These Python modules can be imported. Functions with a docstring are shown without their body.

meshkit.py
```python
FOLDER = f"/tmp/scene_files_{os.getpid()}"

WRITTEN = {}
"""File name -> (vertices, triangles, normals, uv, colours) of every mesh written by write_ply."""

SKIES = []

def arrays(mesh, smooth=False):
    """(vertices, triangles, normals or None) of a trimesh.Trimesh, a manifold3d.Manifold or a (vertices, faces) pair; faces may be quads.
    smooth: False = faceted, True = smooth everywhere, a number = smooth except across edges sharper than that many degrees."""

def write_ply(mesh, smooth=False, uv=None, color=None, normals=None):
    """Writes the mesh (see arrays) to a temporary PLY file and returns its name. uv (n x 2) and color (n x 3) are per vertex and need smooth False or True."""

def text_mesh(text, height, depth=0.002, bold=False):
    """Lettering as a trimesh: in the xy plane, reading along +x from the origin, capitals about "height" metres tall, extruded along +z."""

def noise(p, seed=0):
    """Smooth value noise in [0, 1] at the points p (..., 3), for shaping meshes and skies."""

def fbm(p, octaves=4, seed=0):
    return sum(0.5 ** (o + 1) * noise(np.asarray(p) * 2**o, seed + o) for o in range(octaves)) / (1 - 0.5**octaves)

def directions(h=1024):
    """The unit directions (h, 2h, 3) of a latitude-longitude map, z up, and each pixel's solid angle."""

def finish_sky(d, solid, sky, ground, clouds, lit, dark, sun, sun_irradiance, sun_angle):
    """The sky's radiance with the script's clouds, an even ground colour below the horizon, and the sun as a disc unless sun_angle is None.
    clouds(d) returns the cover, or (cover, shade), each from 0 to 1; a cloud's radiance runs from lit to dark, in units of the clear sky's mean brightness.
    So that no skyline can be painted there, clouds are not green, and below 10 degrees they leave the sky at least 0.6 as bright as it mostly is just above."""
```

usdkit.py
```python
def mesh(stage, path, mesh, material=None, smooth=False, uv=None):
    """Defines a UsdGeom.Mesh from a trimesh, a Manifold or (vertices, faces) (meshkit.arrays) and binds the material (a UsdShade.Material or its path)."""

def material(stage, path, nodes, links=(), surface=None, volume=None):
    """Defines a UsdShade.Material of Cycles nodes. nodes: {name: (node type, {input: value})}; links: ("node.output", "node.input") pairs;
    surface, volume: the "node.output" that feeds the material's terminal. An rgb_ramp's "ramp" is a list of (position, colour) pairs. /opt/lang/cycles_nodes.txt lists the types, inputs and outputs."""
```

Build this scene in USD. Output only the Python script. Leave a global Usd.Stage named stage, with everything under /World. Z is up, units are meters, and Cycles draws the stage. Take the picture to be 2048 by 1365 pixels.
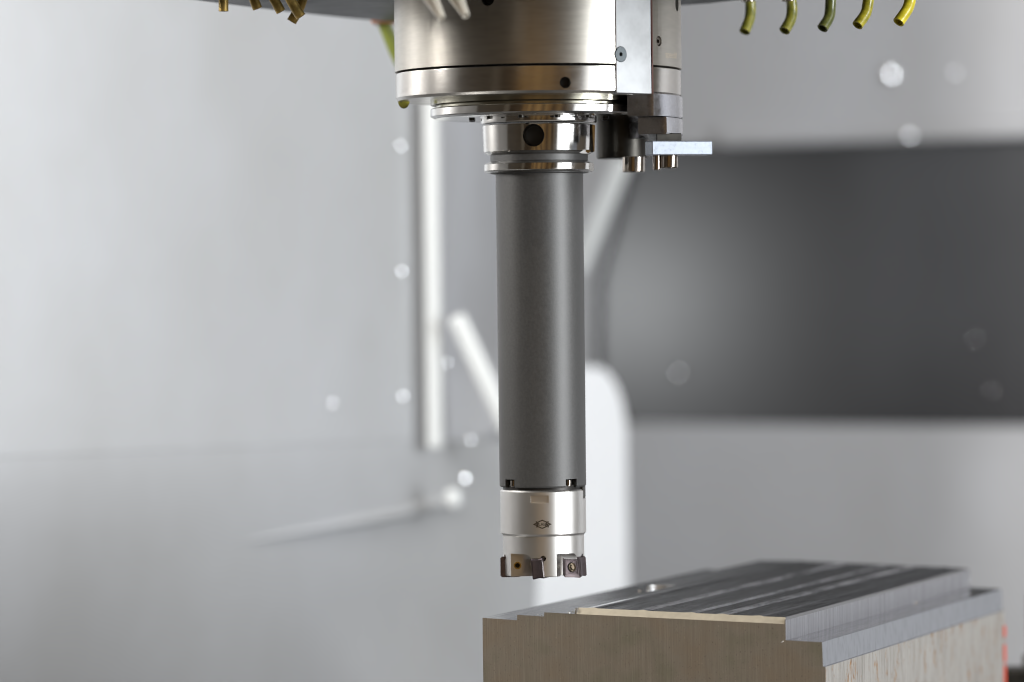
import math, random
import numpy as np, trimesh, manifold3d as m3, usdkit, meshkit
from pxr import Usd, UsdGeom, UsdLux, UsdShade, Gf, Sdf
from shapely.geometry import Polygon
rng = random.Random(7)
PI = math.pi
stage = Usd.Stage.CreateInMemory()
UsdGeom.SetStageUpAxis(stage, 'Z'); UsdGeom.SetStageMetersPerUnit(stage, 1.0)
UsdGeom.Xform.Define(stage, '/World'); UsdGeom.Scope.Define(stage, '/World/Looks')

# ------------------------------------------------------------------ camera
FPX, DIST, CX, PITCH, ROLL = 8200.0, 2.337, -0.01667, 82.5 / 8200.0, 0.0115     # focal length in px of a 2048 px wide picture
cam = UsdGeom.Camera.Define(stage, '/World/camera')
f_ = Gf.Vec3d(0, math.cos(PITCH), -math.sin(PITCH)); r0 = np.array([1.0, 0, 0]); u0 = np.array([0, math.sin(PITCH), math.cos(PITCH)])
RIGHT = math.cos(ROLL) * r0 - math.sin(ROLL) * u0
UP = math.sin(ROLL) * r0 + math.cos(ROLL) * u0
FWD = np.array([0, math.cos(PITCH), -math.sin(PITCH)]); EYE = np.array([CX, -DIST, 0.0])
M = np.eye(4); M[0, :3] = RIGHT; M[1, :3] = UP; M[2, :3] = -FWD; M[3, :3] = EYE
cam.AddTransformOp().Set(Gf.Matrix4d(*M.ravel().tolist()))
cam.CreateHorizontalApertureAttr(36.0); cam.CreateFocalLengthAttr(36.0 * FPX / 2048)
cam.CreateFStopAttr(4.8); cam.CreateFocusDistanceAttr(DIST - 0.035)
cam.CreateClippingRangeAttr((0.05, 100.0)); cam.CreateExposureAttr(0.6)

def ray(px, py):
    d = FWD + (px - 1024) / FPX * RIGHT + (682.5 - py) / FPX * UP
    return d
def at(px, py, depth):                        # a point seen in the photograph, at a distance from the camera
    return EYE + ray(px, py) * depth
def on_plane(px, py, o, n):
    d = ray(px, py); return EYE + d * (np.dot(np.asarray(o) - EYE, n) / np.dot(d, n))

# ------------------------------------------------------------------ lamps
def rect(name, pos, target, w, h, inten, col):
    l = UsdLux.RectLight.Define(stage, '/World/' + name)
    z = np.asarray(pos, float) - np.asarray(target, float); z /= np.linalg.norm(z)
    x = np.cross([0, 0, 1.0], z)
    x = np.array([1.0, 0, 0]) if np.linalg.norm(x) < 1e-3 else x / np.linalg.norm(x)
    y = np.cross(z, x)
    m = np.eye(4); m[0, :3] = x; m[1, :3] = y; m[2, :3] = z; m[3, :3] = pos
    l.AddTransformOp().Set(Gf.Matrix4d(*m.ravel().tolist()))
    l.CreateWidthAttr(w); l.CreateHeightAttr(h); l.CreateIntensityAttr(inten); l.CreateColorAttr(Gf.Vec3f(*col))
    return l
rect('window_lamp', (2.05, -1.30, 0.30), (0.1, 0.1, -0.05), 0.55, 1.7, 15.0, (0.93, 0.97, 1.0))
rect('window_lamp_001', (2.75, -1.80, 0.40), (0.1, 0.1, -0.05), 2.3, 2.0, 1.2, (0.90, 0.95, 1.0))
rect('machine_lamp', (-0.66, -0.02, 0.46), (-0.45, 0.60, 0.20), 0.10, 0.5, 60.0, (1.0, 0.98, 0.95))
rect('machine_lamp_001', (-1.465, 0.785, 0.0), (0.13, 1.95, 0.02), 0.13, 0.13, 36.0, (0.95, 0.98, 1.0))
for k, (x, y) in enumerate(((-1.5, -2.5), (1.5, -2.5), (-1.5, 0.6), (1.5, 0.6))):
    rect('ceiling_lamp' + ('_%03d' % k if k else ''), (x, y, 3.3), (x, y, 0), 0.35, 1.6, 9.0, (1.0, 0.97, 0.92))
rect('rear_lamp', (-0.6, -4.6, 3.3), (-0.6, -6.0, 0.0), 2.4, 0.3, 24.0, (1.0, 0.86, 0.62))

# ------------------------------------------------------------------ helpers
used = {}
def numbered(path):
    k = used.get(path, 0); used[path] = k + 1
    return path if k == 0 else '%s_%03d' % (path, k)
def setd(p, label=None, cat=None, group=None, kind=None):
    for k, v in (('label', label), ('category', cat), ('group', group), ('kind', kind)):
        if v: p.SetCustomDataByKey(k, v)
    return p
def thing(name, label, cat, loc=(0, 0, 0), group=None, kind=None):
    x = UsdGeom.Xform.Define(stage, numbered('/World/' + name)); x.AddTranslateOp().Set(Gf.Vec3d(*map(float, loc)))
    p = x.GetPrim(); setd(p, label, cat, group, kind); p_loc[str(p.GetPath())] = np.asarray(loc, float)
    return p
p_loc = {}
def obj(name, mesh, mat, parent=None, smooth=35, label=None, **kw):
    base = str(parent.GetPath()) if parent else '/World'
    path = numbered(base + '/' + name)
    off = p_loc.get(base, np.zeros(3))
    v, f = arr(mesh)
    v = v - off
    m = usdkit.mesh(stage, path, trimesh.Trimesh(v, f, process=False) if smooth is False else weld(v, f), mat, smooth=smooth)
    p = m.GetPrim(); p_loc[path] = off
    if label or kw: setd(p, label, **kw)
    return p
def weld(v, f):
    t = trimesh.Trimesh(v, f, process=False); t.merge_vertices(digits_vertex=7); return t
def arr(mesh):
    if hasattr(mesh, 'to_mesh'):
        m = mesh.to_mesh(); return np.array(m.vert_properties[:, :3], float), np.array(m.tri_verts, int)
    if isinstance(mesh, (tuple, list)) and len(mesh) == 2 and not hasattr(mesh[0], 'to_mesh') and not hasattr(mesh[0], 'vertices'):
        return np.asarray(mesh[0], float), np.asarray(mesh[1], int)
    if isinstance(mesh, (tuple, list)):
        vs, fs, n = [], [], 0
        for x in mesh:
            v, f = arr(x); vs.append(v); fs.append(f + n); n += len(v)
        return np.vstack(vs), np.vstack(fs)
    return np.array(mesh.vertices, float), np.array(mesh.faces, int)
def mf(v, f):
    v = np.asarray(v, np.float32); f = np.asarray(f, np.uint32)
    return m3.Manifold(m3.Mesh(v, f))
def lathe(prof, n=144, a0=0.0):
    """solid of revolution about z; prof: closed loop (r, z), counter-clockwise in the r-z plane"""
    P = Polygon(prof)
    pts = np.array(P.exterior.coords)[:-1]
    if P.exterior.is_ccw is False: pts = pts[::-1]
    return m3.CrossSection([pts.tolist()]).revolve(n)
def solid(prof, n=144):                        # profile from top to bottom, closed to the axis
    pts = [(0, prof[0][1])] + list(prof) + [(0, prof[-1][1])]
    return lathe(pts, n)
def mbox(x0, x1, y0, y1, z0, z1):
    return m3.Manifold.cube([x1 - x0, y1 - y0, z1 - z0]).translate([x0, y0, z0])
def frame(o, x, y, z):                         # rows to manifold 3x4 matrix
    return np.array([[x[0], y[0], z[0], o[0]], [x[1], y[1], z[1], o[1]], [x[2], y[2], z[2], o[2]]], float)
def cyl(r, h, n=48, r2=None):                  # along +z from 0
    return m3.Manifold.cylinder(h, r, r if r2 is None else r2, n)
def rbox(w, d, h, r):                          # rounded box centred at the origin
    r = min(r, w / 2.01, d / 2.01, h / 2.01)
    s = m3.Manifold.sphere(r, 12)
    return m3.Manifold.batch_hull([s.translate([sx * (w / 2 - r), sy * (d / 2 - r), sz * (h / 2 - r)]) for sx in (-1, 1) for sy in (-1, 1) for sz in (-1, 1)])
def cbox(w, d, h, c):                          # chamfered box centred at the origin
    pts = []
    for sx in (-1, 1):
        for sy in (-1, 1):
            for sz in (-1, 1):
                pts += [[sx * (w / 2 - c), sy * (d / 2 - c), sz * h / 2], [sx * (w / 2 - c), sy * d / 2, sz * (h / 2 - c)], [sx * w / 2, sy * (d / 2 - c), sz * (h / 2 - c)]]
    return m3.Manifold.hull_points(np.array(pts))
def tube_path(pts, r, n=20, hollow=0.0, steps=14):
    """bent tube through points (Catmull-Rom), hollow end at the last point"""
    p = np.asarray(pts, float)
    if len(p) > 2:
        q = np.vstack([2 * p[0] - p[1], p, 2 * p[-1] - p[-2]]); out = []
        for i in range(1, len(q) - 2):
            for t in np.linspace(0, 1, steps, endpoint=False):
                a, b, c, d = q[i - 1], q[i], q[i + 1], q[i + 2]
                out.append(0.5 * (2 * b + (c - a) * t + (2 * a - 5 * b + 4 * c - d) * t * t + (3 * b - a - 3 * c + d) * t ** 3))
        p = np.vstack(out + [p[-1]])
    rs = np.broadcast_to(r, (len(p),)) if np.ndim(r) == 0 else np.interp(np.linspace(0, 1, len(p)), np.linspace(0, 1, len(r)), r)
    t = np.gradient(p, axis=0); t /= np.linalg.norm(t, axis=1, keepdims=True)
    a = np.cross(t[0], [0.3, 1, 0.2]); a /= np.linalg.norm(a)
    rings = []
    for i in range(len(p)):
        a = a - t[i] * np.dot(a, t[i]); a /= np.linalg.norm(a); b = np.cross(t[i], a)
        ang = np.arange(n) * 2 * PI / n
        rings.append((p[i], a.copy(), b, rs[i], ang))
    def ring(k, rad, back=0.0):
        c, a, b, _, ang = rings[k]
        return c - t[k] * back + rad * (np.cos(ang)[:, None] * a + np.sin(ang)[:, None] * b)
    V = [ring(k, rings[k][3]) for k in range(len(p))]
    if hollow:
        rr = rings[-1][3]
        V += [ring(-1, rr * (hollow + 1) / 2, -0.0002 * 0), ring(-1, rr * hollow), ring(-1, rr * hollow * 0.97, rr * 2.2)]
    V = np.array(V); m = len(V); v = V.reshape(-1, 3); f = []
    for i in range(m - 1):
        for j in range(n):
            k = (j + 1) % n
            f += [[i * n + j, i * n + k, (i + 1) * n + k], [i * n + j, (i + 1) * n + k, (i + 1) * n + j]]
    for base, flip in ((0, True), ((m - 1) * n, False)):
        c = len(v); v = np.vstack([v, v[base:base + n].mean(0)])
        for j in range(n):
            k = (j + 1) % n
            f.append([c, base + k, base + j] if flip else [c, base + j, base + k])
    f = np.array(f)
    tm = trimesh.Trimesh(v, f, process=False)
    if tm.volume < 0: f = f[:, ::-1]
    return v, f

# ------------------------------------------------------------------ materials
def mat(name, base, rough=0.4, metal=0.0, var=0.0, scale=30.0, stretch=(1, 1, 1), rvar=0.0, bump=0.0, bscale=200.0, bstretch=None, dark=None, aniso=0.0, spec=0.5, coat=0.0, extra=None):
    n = {'g': ('texture_coordinate', {}), 'p': ('principled_bsdf', {'base_color': tuple(base), 'roughness': rough, 'metallic': metal, 'specular_ior_level': spec, 'coat_weight': coat})}
    L = []
    n['mp'] = ('mapping', {'scale': tuple(stretch)}); L.append(('g.object', 'mp.vector'))
    if var or rvar:
        n['n'] = ('noise_texture', {'scale': scale, 'detail': 5.0, 'roughness': 0.6}); L.append(('mp.vector', 'n.vector'))
    if var:
        b2 = dark or tuple(c * (1 - var) for c in base); b1 = tuple(min(1, c * (1 + var * 0.6)) for c in base)
        n['r'] = ('rgb_ramp', {'ramp': [(0.3, b2), (0.7, b1)]}); L += [('n.fac', 'r.fac'), ('r.color', 'p.base_color')]
    if rvar:
        n['m'] = ('map_range', {'from_min': 0.3, 'from_max': 0.7, 'to_min': max(0.02, rough - rvar), 'to_max': rough + rvar}); L += [('n.fac', 'm.value'), ('m.result', 'p.roughness')]
    if bump:
        n['mb'] = ('mapping', {'scale': tuple(bstretch or stretch)}); L.append(('g.object', 'mb.vector'))
        n['nb'] = ('noise_texture', {'scale': bscale, 'detail': 3.0}); n['b'] = ('bump', {'strength': bump, 'distance': 0.0005})
        L += [('mb.vector', 'nb.vector'), ('nb.fac', 'b.height'), ('b.normal', 'p.normal')]
    if aniso:
        n['t'] = ('tangent', {'direction_type': 'radial', 'axis': 'z'}); L.append(('t.tangent', 'p.tangent'))
        n['p'][1]['anisotropic'] = aniso
    return usdkit.material(stage, '/World/Looks/' + name, n, L, surface='p.BSDF')
M = {}
M['nose_satin'] = mat('nose_satin', (0.50, 0.47, 0.42), 0.33, 1.0, var=0.04, scale=60, stretch=(1, 1, 6), rvar=0.008, bump=0.002, bscale=900, bstretch=(0.2, 0.2, 3))
M['ring_steel'] = mat('ring_steel', (0.60, 0.57, 0.53), 0.20, 1.0, var=0.05, scale=60, stretch=(1, 1, 6), rvar=0.012, bump=0.003, bscale=900, bstretch=(0.2, 0.2, 3))
M['neck_steel'] = mat('neck_steel', (0.42, 0.40, 0.33), 0.2, 1.0, var=0.1, scale=80)
M['chrome'] = mat('chrome', (0.66, 0.64, 0.61), 0.12, 1.0, var=0.06, scale=90, stretch=(1, 1, 4), rvar=0.03, bump=0.012, bscale=1200, bstretch=(0.15, 0.15, 3))
M['groove_dark'] = mat('groove_dark', (0.035, 0.032, 0.03), 0.4, 0.6)
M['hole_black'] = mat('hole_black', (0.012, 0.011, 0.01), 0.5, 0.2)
M['cover'] = mat('cover', (0.60, 0.61, 0.62), 0.33, 0.85, var=0.03, scale=40, stretch=(1, 1, 1), rvar=0.03, bump=0.02, bscale=300)
M['bolt_grey'] = mat('bolt_grey', (0.16, 0.18, 0.19), 0.38, 0.8, var=0.15, scale=300)
M['bolt_steel'] = mat('bolt_steel', (0.42, 0.38, 0.34), 0.16, 1.0, var=0.15, scale=250)
M['dark_steel'] = mat('dark_steel', (0.038, 0.035, 0.03), 0.36, 0.8, var=0.2, scale=120, rvar=0.06)
M['oiled_block'] = mat('oiled_block', (0.50, 0.50, 0.53), 0.2, 0.95, var=0.12, scale=220, rvar=0.05, bump=0.02, bscale=500)
M['bright_bar'] = mat('bright_bar', (0.42, 0.46, 0.52), 0.40, 0.6, var=0.1, scale=500, rvar=0.08, bump=0.03, bscale=900)
M['seam_red'] = mat('seam_red', (0.10, 0.03, 0.02), 0.6)
M['shank'] = mat('shank', (0.108, 0.106, 0.104), 0.50, 0.6, var=0.14, scale=750, rvar=0.04, bump=0.09, bscale=1500)
M['cutter_nickel'] = mat('cutter_nickel', (0.80, 0.78, 0.755), 0.36, 1.0, var=0.03, scale=120, bump=0.02, bscale=2500)
M['pocket_metal'] = mat('pocket_metal', (0.50, 0.47, 0.42), 0.24, 1.0, var=0.12, scale=400)
M['insert_coat'] = mat('insert_coat', (0.125, 0.10, 0.106), 0.32, 0.7, var=0.25, scale=500, bump=0.08, bscale=1500)
M['screw_bronze'] = mat('screw_bronze', (0.22, 0.18, 0.13), 0.38, 1.0, var=0.15, scale=600)
M['brass_ring'] = mat('brass_ring', (0.70, 0.55, 0.25), 0.22, 1.0)
M['etch'] = mat('etch', (0.035, 0.024, 0.014), 0.5)
M['etch_gold'] = mat('etch_gold', (0.62, 0.54, 0.42), 0.45, 0.6)
M['cast'] = mat('cast', (0.06, 0.064, 0.072), 0.42, 0.3, var=0.5, scale=55, stretch=(1, 3, 1), rvar=0.12, bump=0.6, bscale=160)
M['brass'] = mat('brass', (0.50, 0.34, 0.10), 0.42, 0.6, dark=(0.16, 0.11, 0.03), var=0.5, scale=130, rvar=0.1, bump=0.06, bscale=300)
M['olive'] = mat('olive', (0.25, 0.22, 0.02), 0.38, 0.0, var=0.5, scale=140, dark=(0.05, 0.07, 0.015), rvar=0.1, bump=0.25, bscale=300, coat=0.4)
M['olive_dark'] = mat('olive_dark', (0.13, 0.13, 0.02), 0.36, 0.0, var=0.5, scale=110, dark=(0.025, 0.04, 0.012), rvar=0.1, bump=0.08, bscale=300, coat=0.4)
M['yellow'] = mat('yellow', (0.66, 0.54, 0.02), 0.32, 0.0, var=0.35, scale=90, dark=(0.30, 0.25, 0.02), rvar=0.1, bump=0.3, bscale=300, coat=0.3)
M['pale_nozzle'] = mat('pale_nozzle', (0.72, 0.67, 0.58), 0.35, 0.3, var=0.1, scale=60)
M['copper'] = mat('copper', (0.5, 0.2, 0.1), 0.4, 0.4)
M['hose'] = mat('hose', (0.12, 0.14, 0.015), 0.4)
M['wall_steel'] = mat('wall_steel', (0.535, 0.545, 0.575), 0.45, 0.2, var=0.08, dark=(0.49, 0.49, 0.50), scale=2.2, stretch=(2, 2, 1.2), rvar=0.02, bump=0.006, bscale=40, bstretch=(3, 3, 0.2))
M['panel_steel'] = mat('panel_steel', (0.425, 0.435, 0.455), 0.44, 0.38, var=0.09, dark=(0.385, 0.388, 0.39), scale=2.2, stretch=(2, 2, 1.2), rvar=0.02, bump=0.006, bscale=40, bstretch=(3, 3, 0.2))
M['trim_white'] = mat('trim_white', (0.66, 0.68, 0.68), 0.35, 0.1)
M['white_plate'] = mat('white_plate', (0.86, 0.87, 0.89), 0.35, 0.1)
M['dark_panel'] = mat('dark_panel', (0.046, 0.046, 0.049), 0.24, 0.0, var=0.15, scale=4, spec=0.6)
M['room_wall'] = mat('room_wall', (0.42, 0.38, 0.33), 0.8, var=0.1, scale=2.1)
M['room_dark'] = mat('room_dark', (0.11, 0.095, 0.08), 0.8, var=0.1, scale=2.1)
M['room_floor'] = mat('room_floor', (0.22, 0.21, 0.20), 0.5, var=0.15, scale=2)
M['room_ceiling'] = mat('room_ceiling', (0.55, 0.54, 0.52), 0.9)
M['wood_a'] = mat('wood_a', (0.36, 0.22, 0.09), 0.6, var=0.3, scale=8, stretch=(6, 6, 0.5))
M['wood_b'] = mat('wood_b', (0.50, 0.34, 0.15), 0.6, var=0.3, scale=8, stretch=(6, 6, 0.5))
M['wood_c'] = mat('wood_c', (0.10, 0.07, 0.045), 0.6, var=0.3, scale=8, stretch=(6, 6, 0.5))
M['table_iron'] = mat('table_iron', (0.16, 0.16, 0.16), 0.35, 0.8, var=0.2, scale=30)
M['red_paint'] = mat('red_paint', (0.75, 0.08, 0.03), 0.45)

# ------------------------------------------------------------------ structure: workshop and enclosure
ROOM = (-4.5, 4.5, -6.0, 6.0, -1.3, 3.5)
def quadbox(name, x0, x1, y0, y1, z0, z1, m):
    return obj(name, mbox(x0, x1, y0, y1, z0, z1), m, kind='structure', smooth=False)
x0, x1, y0, y1, z0, z1 = ROOM
quadbox('floor', x0, x1, y0, y1, z0 - 0.1, z0, M['room_floor'])
quadbox('ceiling', x0, x1, y0, y1, z1, z1 + 0.1, M['room_ceiling'])
quadbox('wall_left', x0 - 0.1, x0, y0, y1, z0, z1, M['room_dark'])
quadbox('wall_right', x1, x1 + 0.1, y0, y1, z0, z1, M['room_wall'])
quadbox('wall_far', x0, x1, y1, y1 + 0.1, z0, z1, M['room_wall'])
rear = quadbox('wall_rear', x0, x1, y0 - 0.1, y0, z0, z1, M['room_wall'])
xx = -3.6; k = 0
while xx < 3.3:
    w = rng.uniform(0.16, 0.5)
    obj('board', mbox(xx, xx + w - 0.02, y0 + 0.002, y0 + 0.05 + 0.03 * (k % 2), z0, 2.6), M['wood_' + ('c' if xx < -1.9 else 'acbacab'[k % 7])], rear, smooth=False)
    xx += w; k += 1

def bent_sheet(rows):
    """rows: list of poly-lines (same length) -> open sheet given 3 mm thickness backwards"""
    R = np.array(rows, float); m, n = R.shape[:2]; v = R.reshape(-1, 3); f = []
    for i in range(m - 1):
        for j in range(n - 1):
            a, b, c, d = i * n + j, i * n + j + 1, (i + 1) * n + j + 1, (i + 1) * n + j
            f += [[a, b, c], [a, c, d]]
    return v, np.array(f)
def prism(poly, o, ex, ey, ez, depth):         # polygon in the (ex, ey) plane at o, extruded along -ez
    t = m3.CrossSection([[list(map(float, p)) for p in poly]], m3.FillRule.NonZero).extrude(depth)
    return t.transform(frame(np.asarray(o, float) - np.asarray(ez) * depth, ex, ey, ez))

# right-hand back wall (turned so that its right side is nearer), with a dark recessed panel
WA = math.radians(27); wu = np.array([math.cos(WA), -math.sin(WA), 0]); wn = np.array([-math.sin(WA), -math.cos(WA), 0]); wz = np.array([0, 0, 1.0])
WO = at(1500, 600, 4.25)
def wall2(px, py, back=0.0):
    p = on_plane(px, py, WO - wn * back, wn) - WO
    return [float(np.dot(p, wu)), float(p[2])]
op = [wall2(1262, 292), wall2(1440, 292), wall2(2048, 273), wall2(2400, 262), wall2(2400, 860), wall2(2048, 853), wall2(1244, 848), wall2(1182, 746), wall2(1186, 560)]
outer = [[-1.2, -1.3], [2.2, -1.3], [2.2, 1.6], [-1.2, 1.6]]
cs = m3.CrossSection([outer]) - m3.CrossSection([op[::-1]], m3.FillRule.NonZero)
wallm = cs.extrude(0.010).transform(frame(WO - wn * 0.010, wu, wz, wn))
bw = obj('back_wall', wallm, M['wall_steel'], kind='structure', smooth=False)
bx0, bx1, by0, by1 = min(p[0] for p in op) - 0.05, max(p[0] for p in op) + 0.05, min(p[1] for p in op) - 0.05, max(p[1] for p in op) + 0.05
obj('window_panel', mbox(bx0, bx1, by0, by1, -0.012, 0).transform(frame(WO - wn * 0.014, wu, wz, wn)), M['dark_panel'], bw, smooth=False)
# folded flange above the panel
def wpoint(px, py, fwd): p = wall2(px, py); return WO + wu * p[0] + wz * p[1] + wn * fwd
a, b = np.array(wall2(1440, 279)), np.array(wall2(2400, 249))
dv = b - a; ln = np.linalg.norm(dv)
obj('frame_flange', rbox(ln, 0.018, 0.012, 0.005).transform(frame(WO + wu * (a + b)[0] / 2 + wz * (a + b)[1] / 2 + wn * 0.006, (wu * dv[0] + wz * dv[1]) / ln, np.cross((wu * dv[0] + wz * dv[1]) / ln, wn), wn)), M['wall_steel'], bw)

# left-hand panel of the enclosure
pr = at(848, 600, 3.3); pl = at(-260, 600, 2.95)
pu = (pr - pl); pu[2] = 0; PL = np.linalg.norm(pu); pu /= PL
pn = np.array([pu[1], -pu[0], 0])
S0 = -2.2                                       # the panel runs on to the left past the picture
rows = []
for z, o in ((1.4, 0.0), (0.6, 0.0), (0.0, 0.0), (-0.060, 0.0), (-0.110, 0.0), (-0.117, -0.0001)):
    rows.append([pl + pu * (S0 + (PL - S0) * t) + pn * o + wz * z for t in np.linspace(0, 1, 9)])
obj('left_panel', bent_sheet(rows), M['panel_steel'], smooth=40, kind='structure')
lr = on_plane(1080, 600, pl, pn); low = []
for z, o in ((-0.1174, -0.0004), (-0.14, -0.0012), (-0.18, -0.0055), (-0.24, -0.0145), (-0.35, -0.034), (-1.3, -0.24)):
    low.append([pl + pu * S0 + pn * o + wz * z] + [pl + pu * (PL * t) + pn * o + wz * z for t in (-0.5, 0, 0.4, 0.8, 1.0)] + [lr + pn * o * 0.5 + wz * z])
lp = obj('lower_panel', bent_sheet(low), M['panel_steel'], smooth=40, kind='structure')
pn_l = pn
p0, p1, p2 = [on_plane(x, y, pl + pn * -0.003, pn) for x, y in ((500, 1084), (760, 1034), (898, 1002))]
obj('bead', tube_path([p0 - pn * 0.004, p1, p2], [0.0010, 0.0046, 0.0062], 20), M['panel_steel'], lp)

# trim bar at the right edge of the left panel, struts and the white plate behind
setd(obj('edge_trim', [cbox(0.0122, 0.012, 1.4, 0.002).translate(list(at(866, 600, 3.285) + [0, 0, -0.119 + 0.7])), ], M['trim_white']),
     'narrow white vertical edge trim along the right side of the bright left panel', 'trim')
setd(obj('corner_fitting', rbox(0.013, 0.012, 0.016, 0.005).translate(list(at(906, 998, 3.27))), M['trim_white']), 'small pale fitting at the lower end of the white edge trim', 'fitting')
tn = setd(obj('return_sheet', mbox(-0.002, 0.002, 0, 0.6, -0.119, 1.3).transform(frame(at(878, 600, 3.31), wu * 0 + np.array([1.0, 0, 0]), np.array([0.12, 1.0, 0]) / 1.0072, wz)), M['wall_steel'], smooth=False, kind='structure'))
def strut(name, label, p, q, w, th, m, cat='strut'):
    p, q = np.asarray(p), np.asarray(q); d = q - p; L = np.linalg.norm(d); d /= L
    s = np.cross(d, [0, 1.0, 0]); s /= np.linalg.norm(s); n = np.cross(d, s)
    return setd(obj(name, rbox(w, th, L, 0.004).transform(frame((p + q) / 2, s, n, d)), m), label, cat)
strut('frame_strut', 'pale slanted strut left of the grey tool shank, behind it', at(912, 632, 3.27), at(1022, 868, 3.27), 0.0150, 0.02, M['trim_white'])
strut('frame_strut', 'pale slanted strut beside the upper left corner of the dark panel', at(1246, 318, 3.7), at(1150, 545, 3.7), 0.0175, 0.02, M['trim_white'])
wp = [(x * 1.15, z * 1.15) for x, z in [(-0.095, -0.5), (0.0, -0.5), (0.0, 0.055)] + [(-0.028 + 0.028 * math.cos(t) , 0.055 + 0.055 * math.sin(t)) for t in np.linspace(0.1, PI / 2, 10)] + [(-0.095, 0.11)]]
wo = at(1253, 872, 3.75); wo2 = np.array([wo[0], wo[1], wo[2]])
ang = math.radians(-28); wpu = np.array([math.cos(ang), -math.sin(ang), 0]); wpn = np.array([-math.sin(ang) * 1.0, -math.cos(ang), 0])
setd(obj('guard_plate', prism([(x, z - 0.063) for x, z in wp], wo2, wpu, wz, wpn, 0.03), M['white_plate'], smooth=20),
     'brightly lit white guard plate with rounded top corner behind the cutter', 'guard plate')

# ------------------------------------------------------------------ spindle head
S = DIST / FPX
def R_(p): return p * S
def zc(y, rp): return (600 - y) / FPX * (DIST - R_(rp))
def polar(th, r, z): return np.array([r * math.sin(th), -r * math.cos(th), z])   # th: 0 towards the camera, + to the right
def radial(th): return np.array([math.sin(th), -math.cos(th), 0])
def tang(th): return np.array([math.cos(th), math.sin(th), 0])
def bore(th, R, z, r, depth, n=40):            # cylinder along the inward radius, starting outside
    return cyl(r, depth + 0.01, n).transform(frame(polar(th, R + 0.01, z), tang(th), -np.cross(-radial(th), tang(th)) if False else np.cross(-radial(th), tang(th)), -radial(th)))
def on_cyl(px, rp): return math.asin((px - (1083 + (0))) / rp)
AX = lambda y: 1082.5 + (y - 682) * 0.0102     # the tool axis in the photograph
head = thing('spindle_head', 'satin steel spindle nose with screwed cover plate holding the tool', 'spindle head')
RU, RL = R_(286.5), R_(285)
zg = zc(129.5, 286.5); zb = zc(183, 285); zb2 = zc(187.5, 281)
upper = solid([(RU, 0.29), (RU, zg + 0.0006), (RU - 0.0012, zg + 0.0003)])
lower = solid([(RL - 0.0012, zg - 0.0003), (RL - 0.0002, zg - 0.0006), (RL, zg - 0.0012), (RL, zb + 0.0004), (RL - 0.0005, zb), (R_(281), zb2 + 0.0002), (R_(279.5), zb2)])
c1, c2 = math.asin((1225.5 - 1077.5) / 286.5), math.asin((1297.5 - 1077.5) / 286.5)
cm, hw = (c1 + c2) / 2, RU * math.sin((c2 - c1) / 2)
fr = frame((0, 0, 0), tang(cm), radial(cm), wz)
cutp = mbox(-hw, hw, RU * 0.80, RU * 1.2, zb2 - 0.02, 0.5).transform(frame((0, 0, 0), tang(cm), radial(cm), wz)) if False else m3.Manifold.cube([2 * hw, 0.04, 0.6]).translate([-hw, RU * 0.86, zb2 - 0.02]).transform(frame((0, 0, 0), tang(cm), radial(cm), wz))
th_dark = on = math.asin((978 - 1076) / 286.5); zd = zc(-2, 270)
th_tap = math.asin((1128 - 1078) / 285); zt_ = zc(167, 281)
th_s1 = math.asin((1313 - 1077) / 286.5); zs1 = (600 - 86.5) / FPX * (DIST - RU * math.cos(th_s1))
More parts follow.
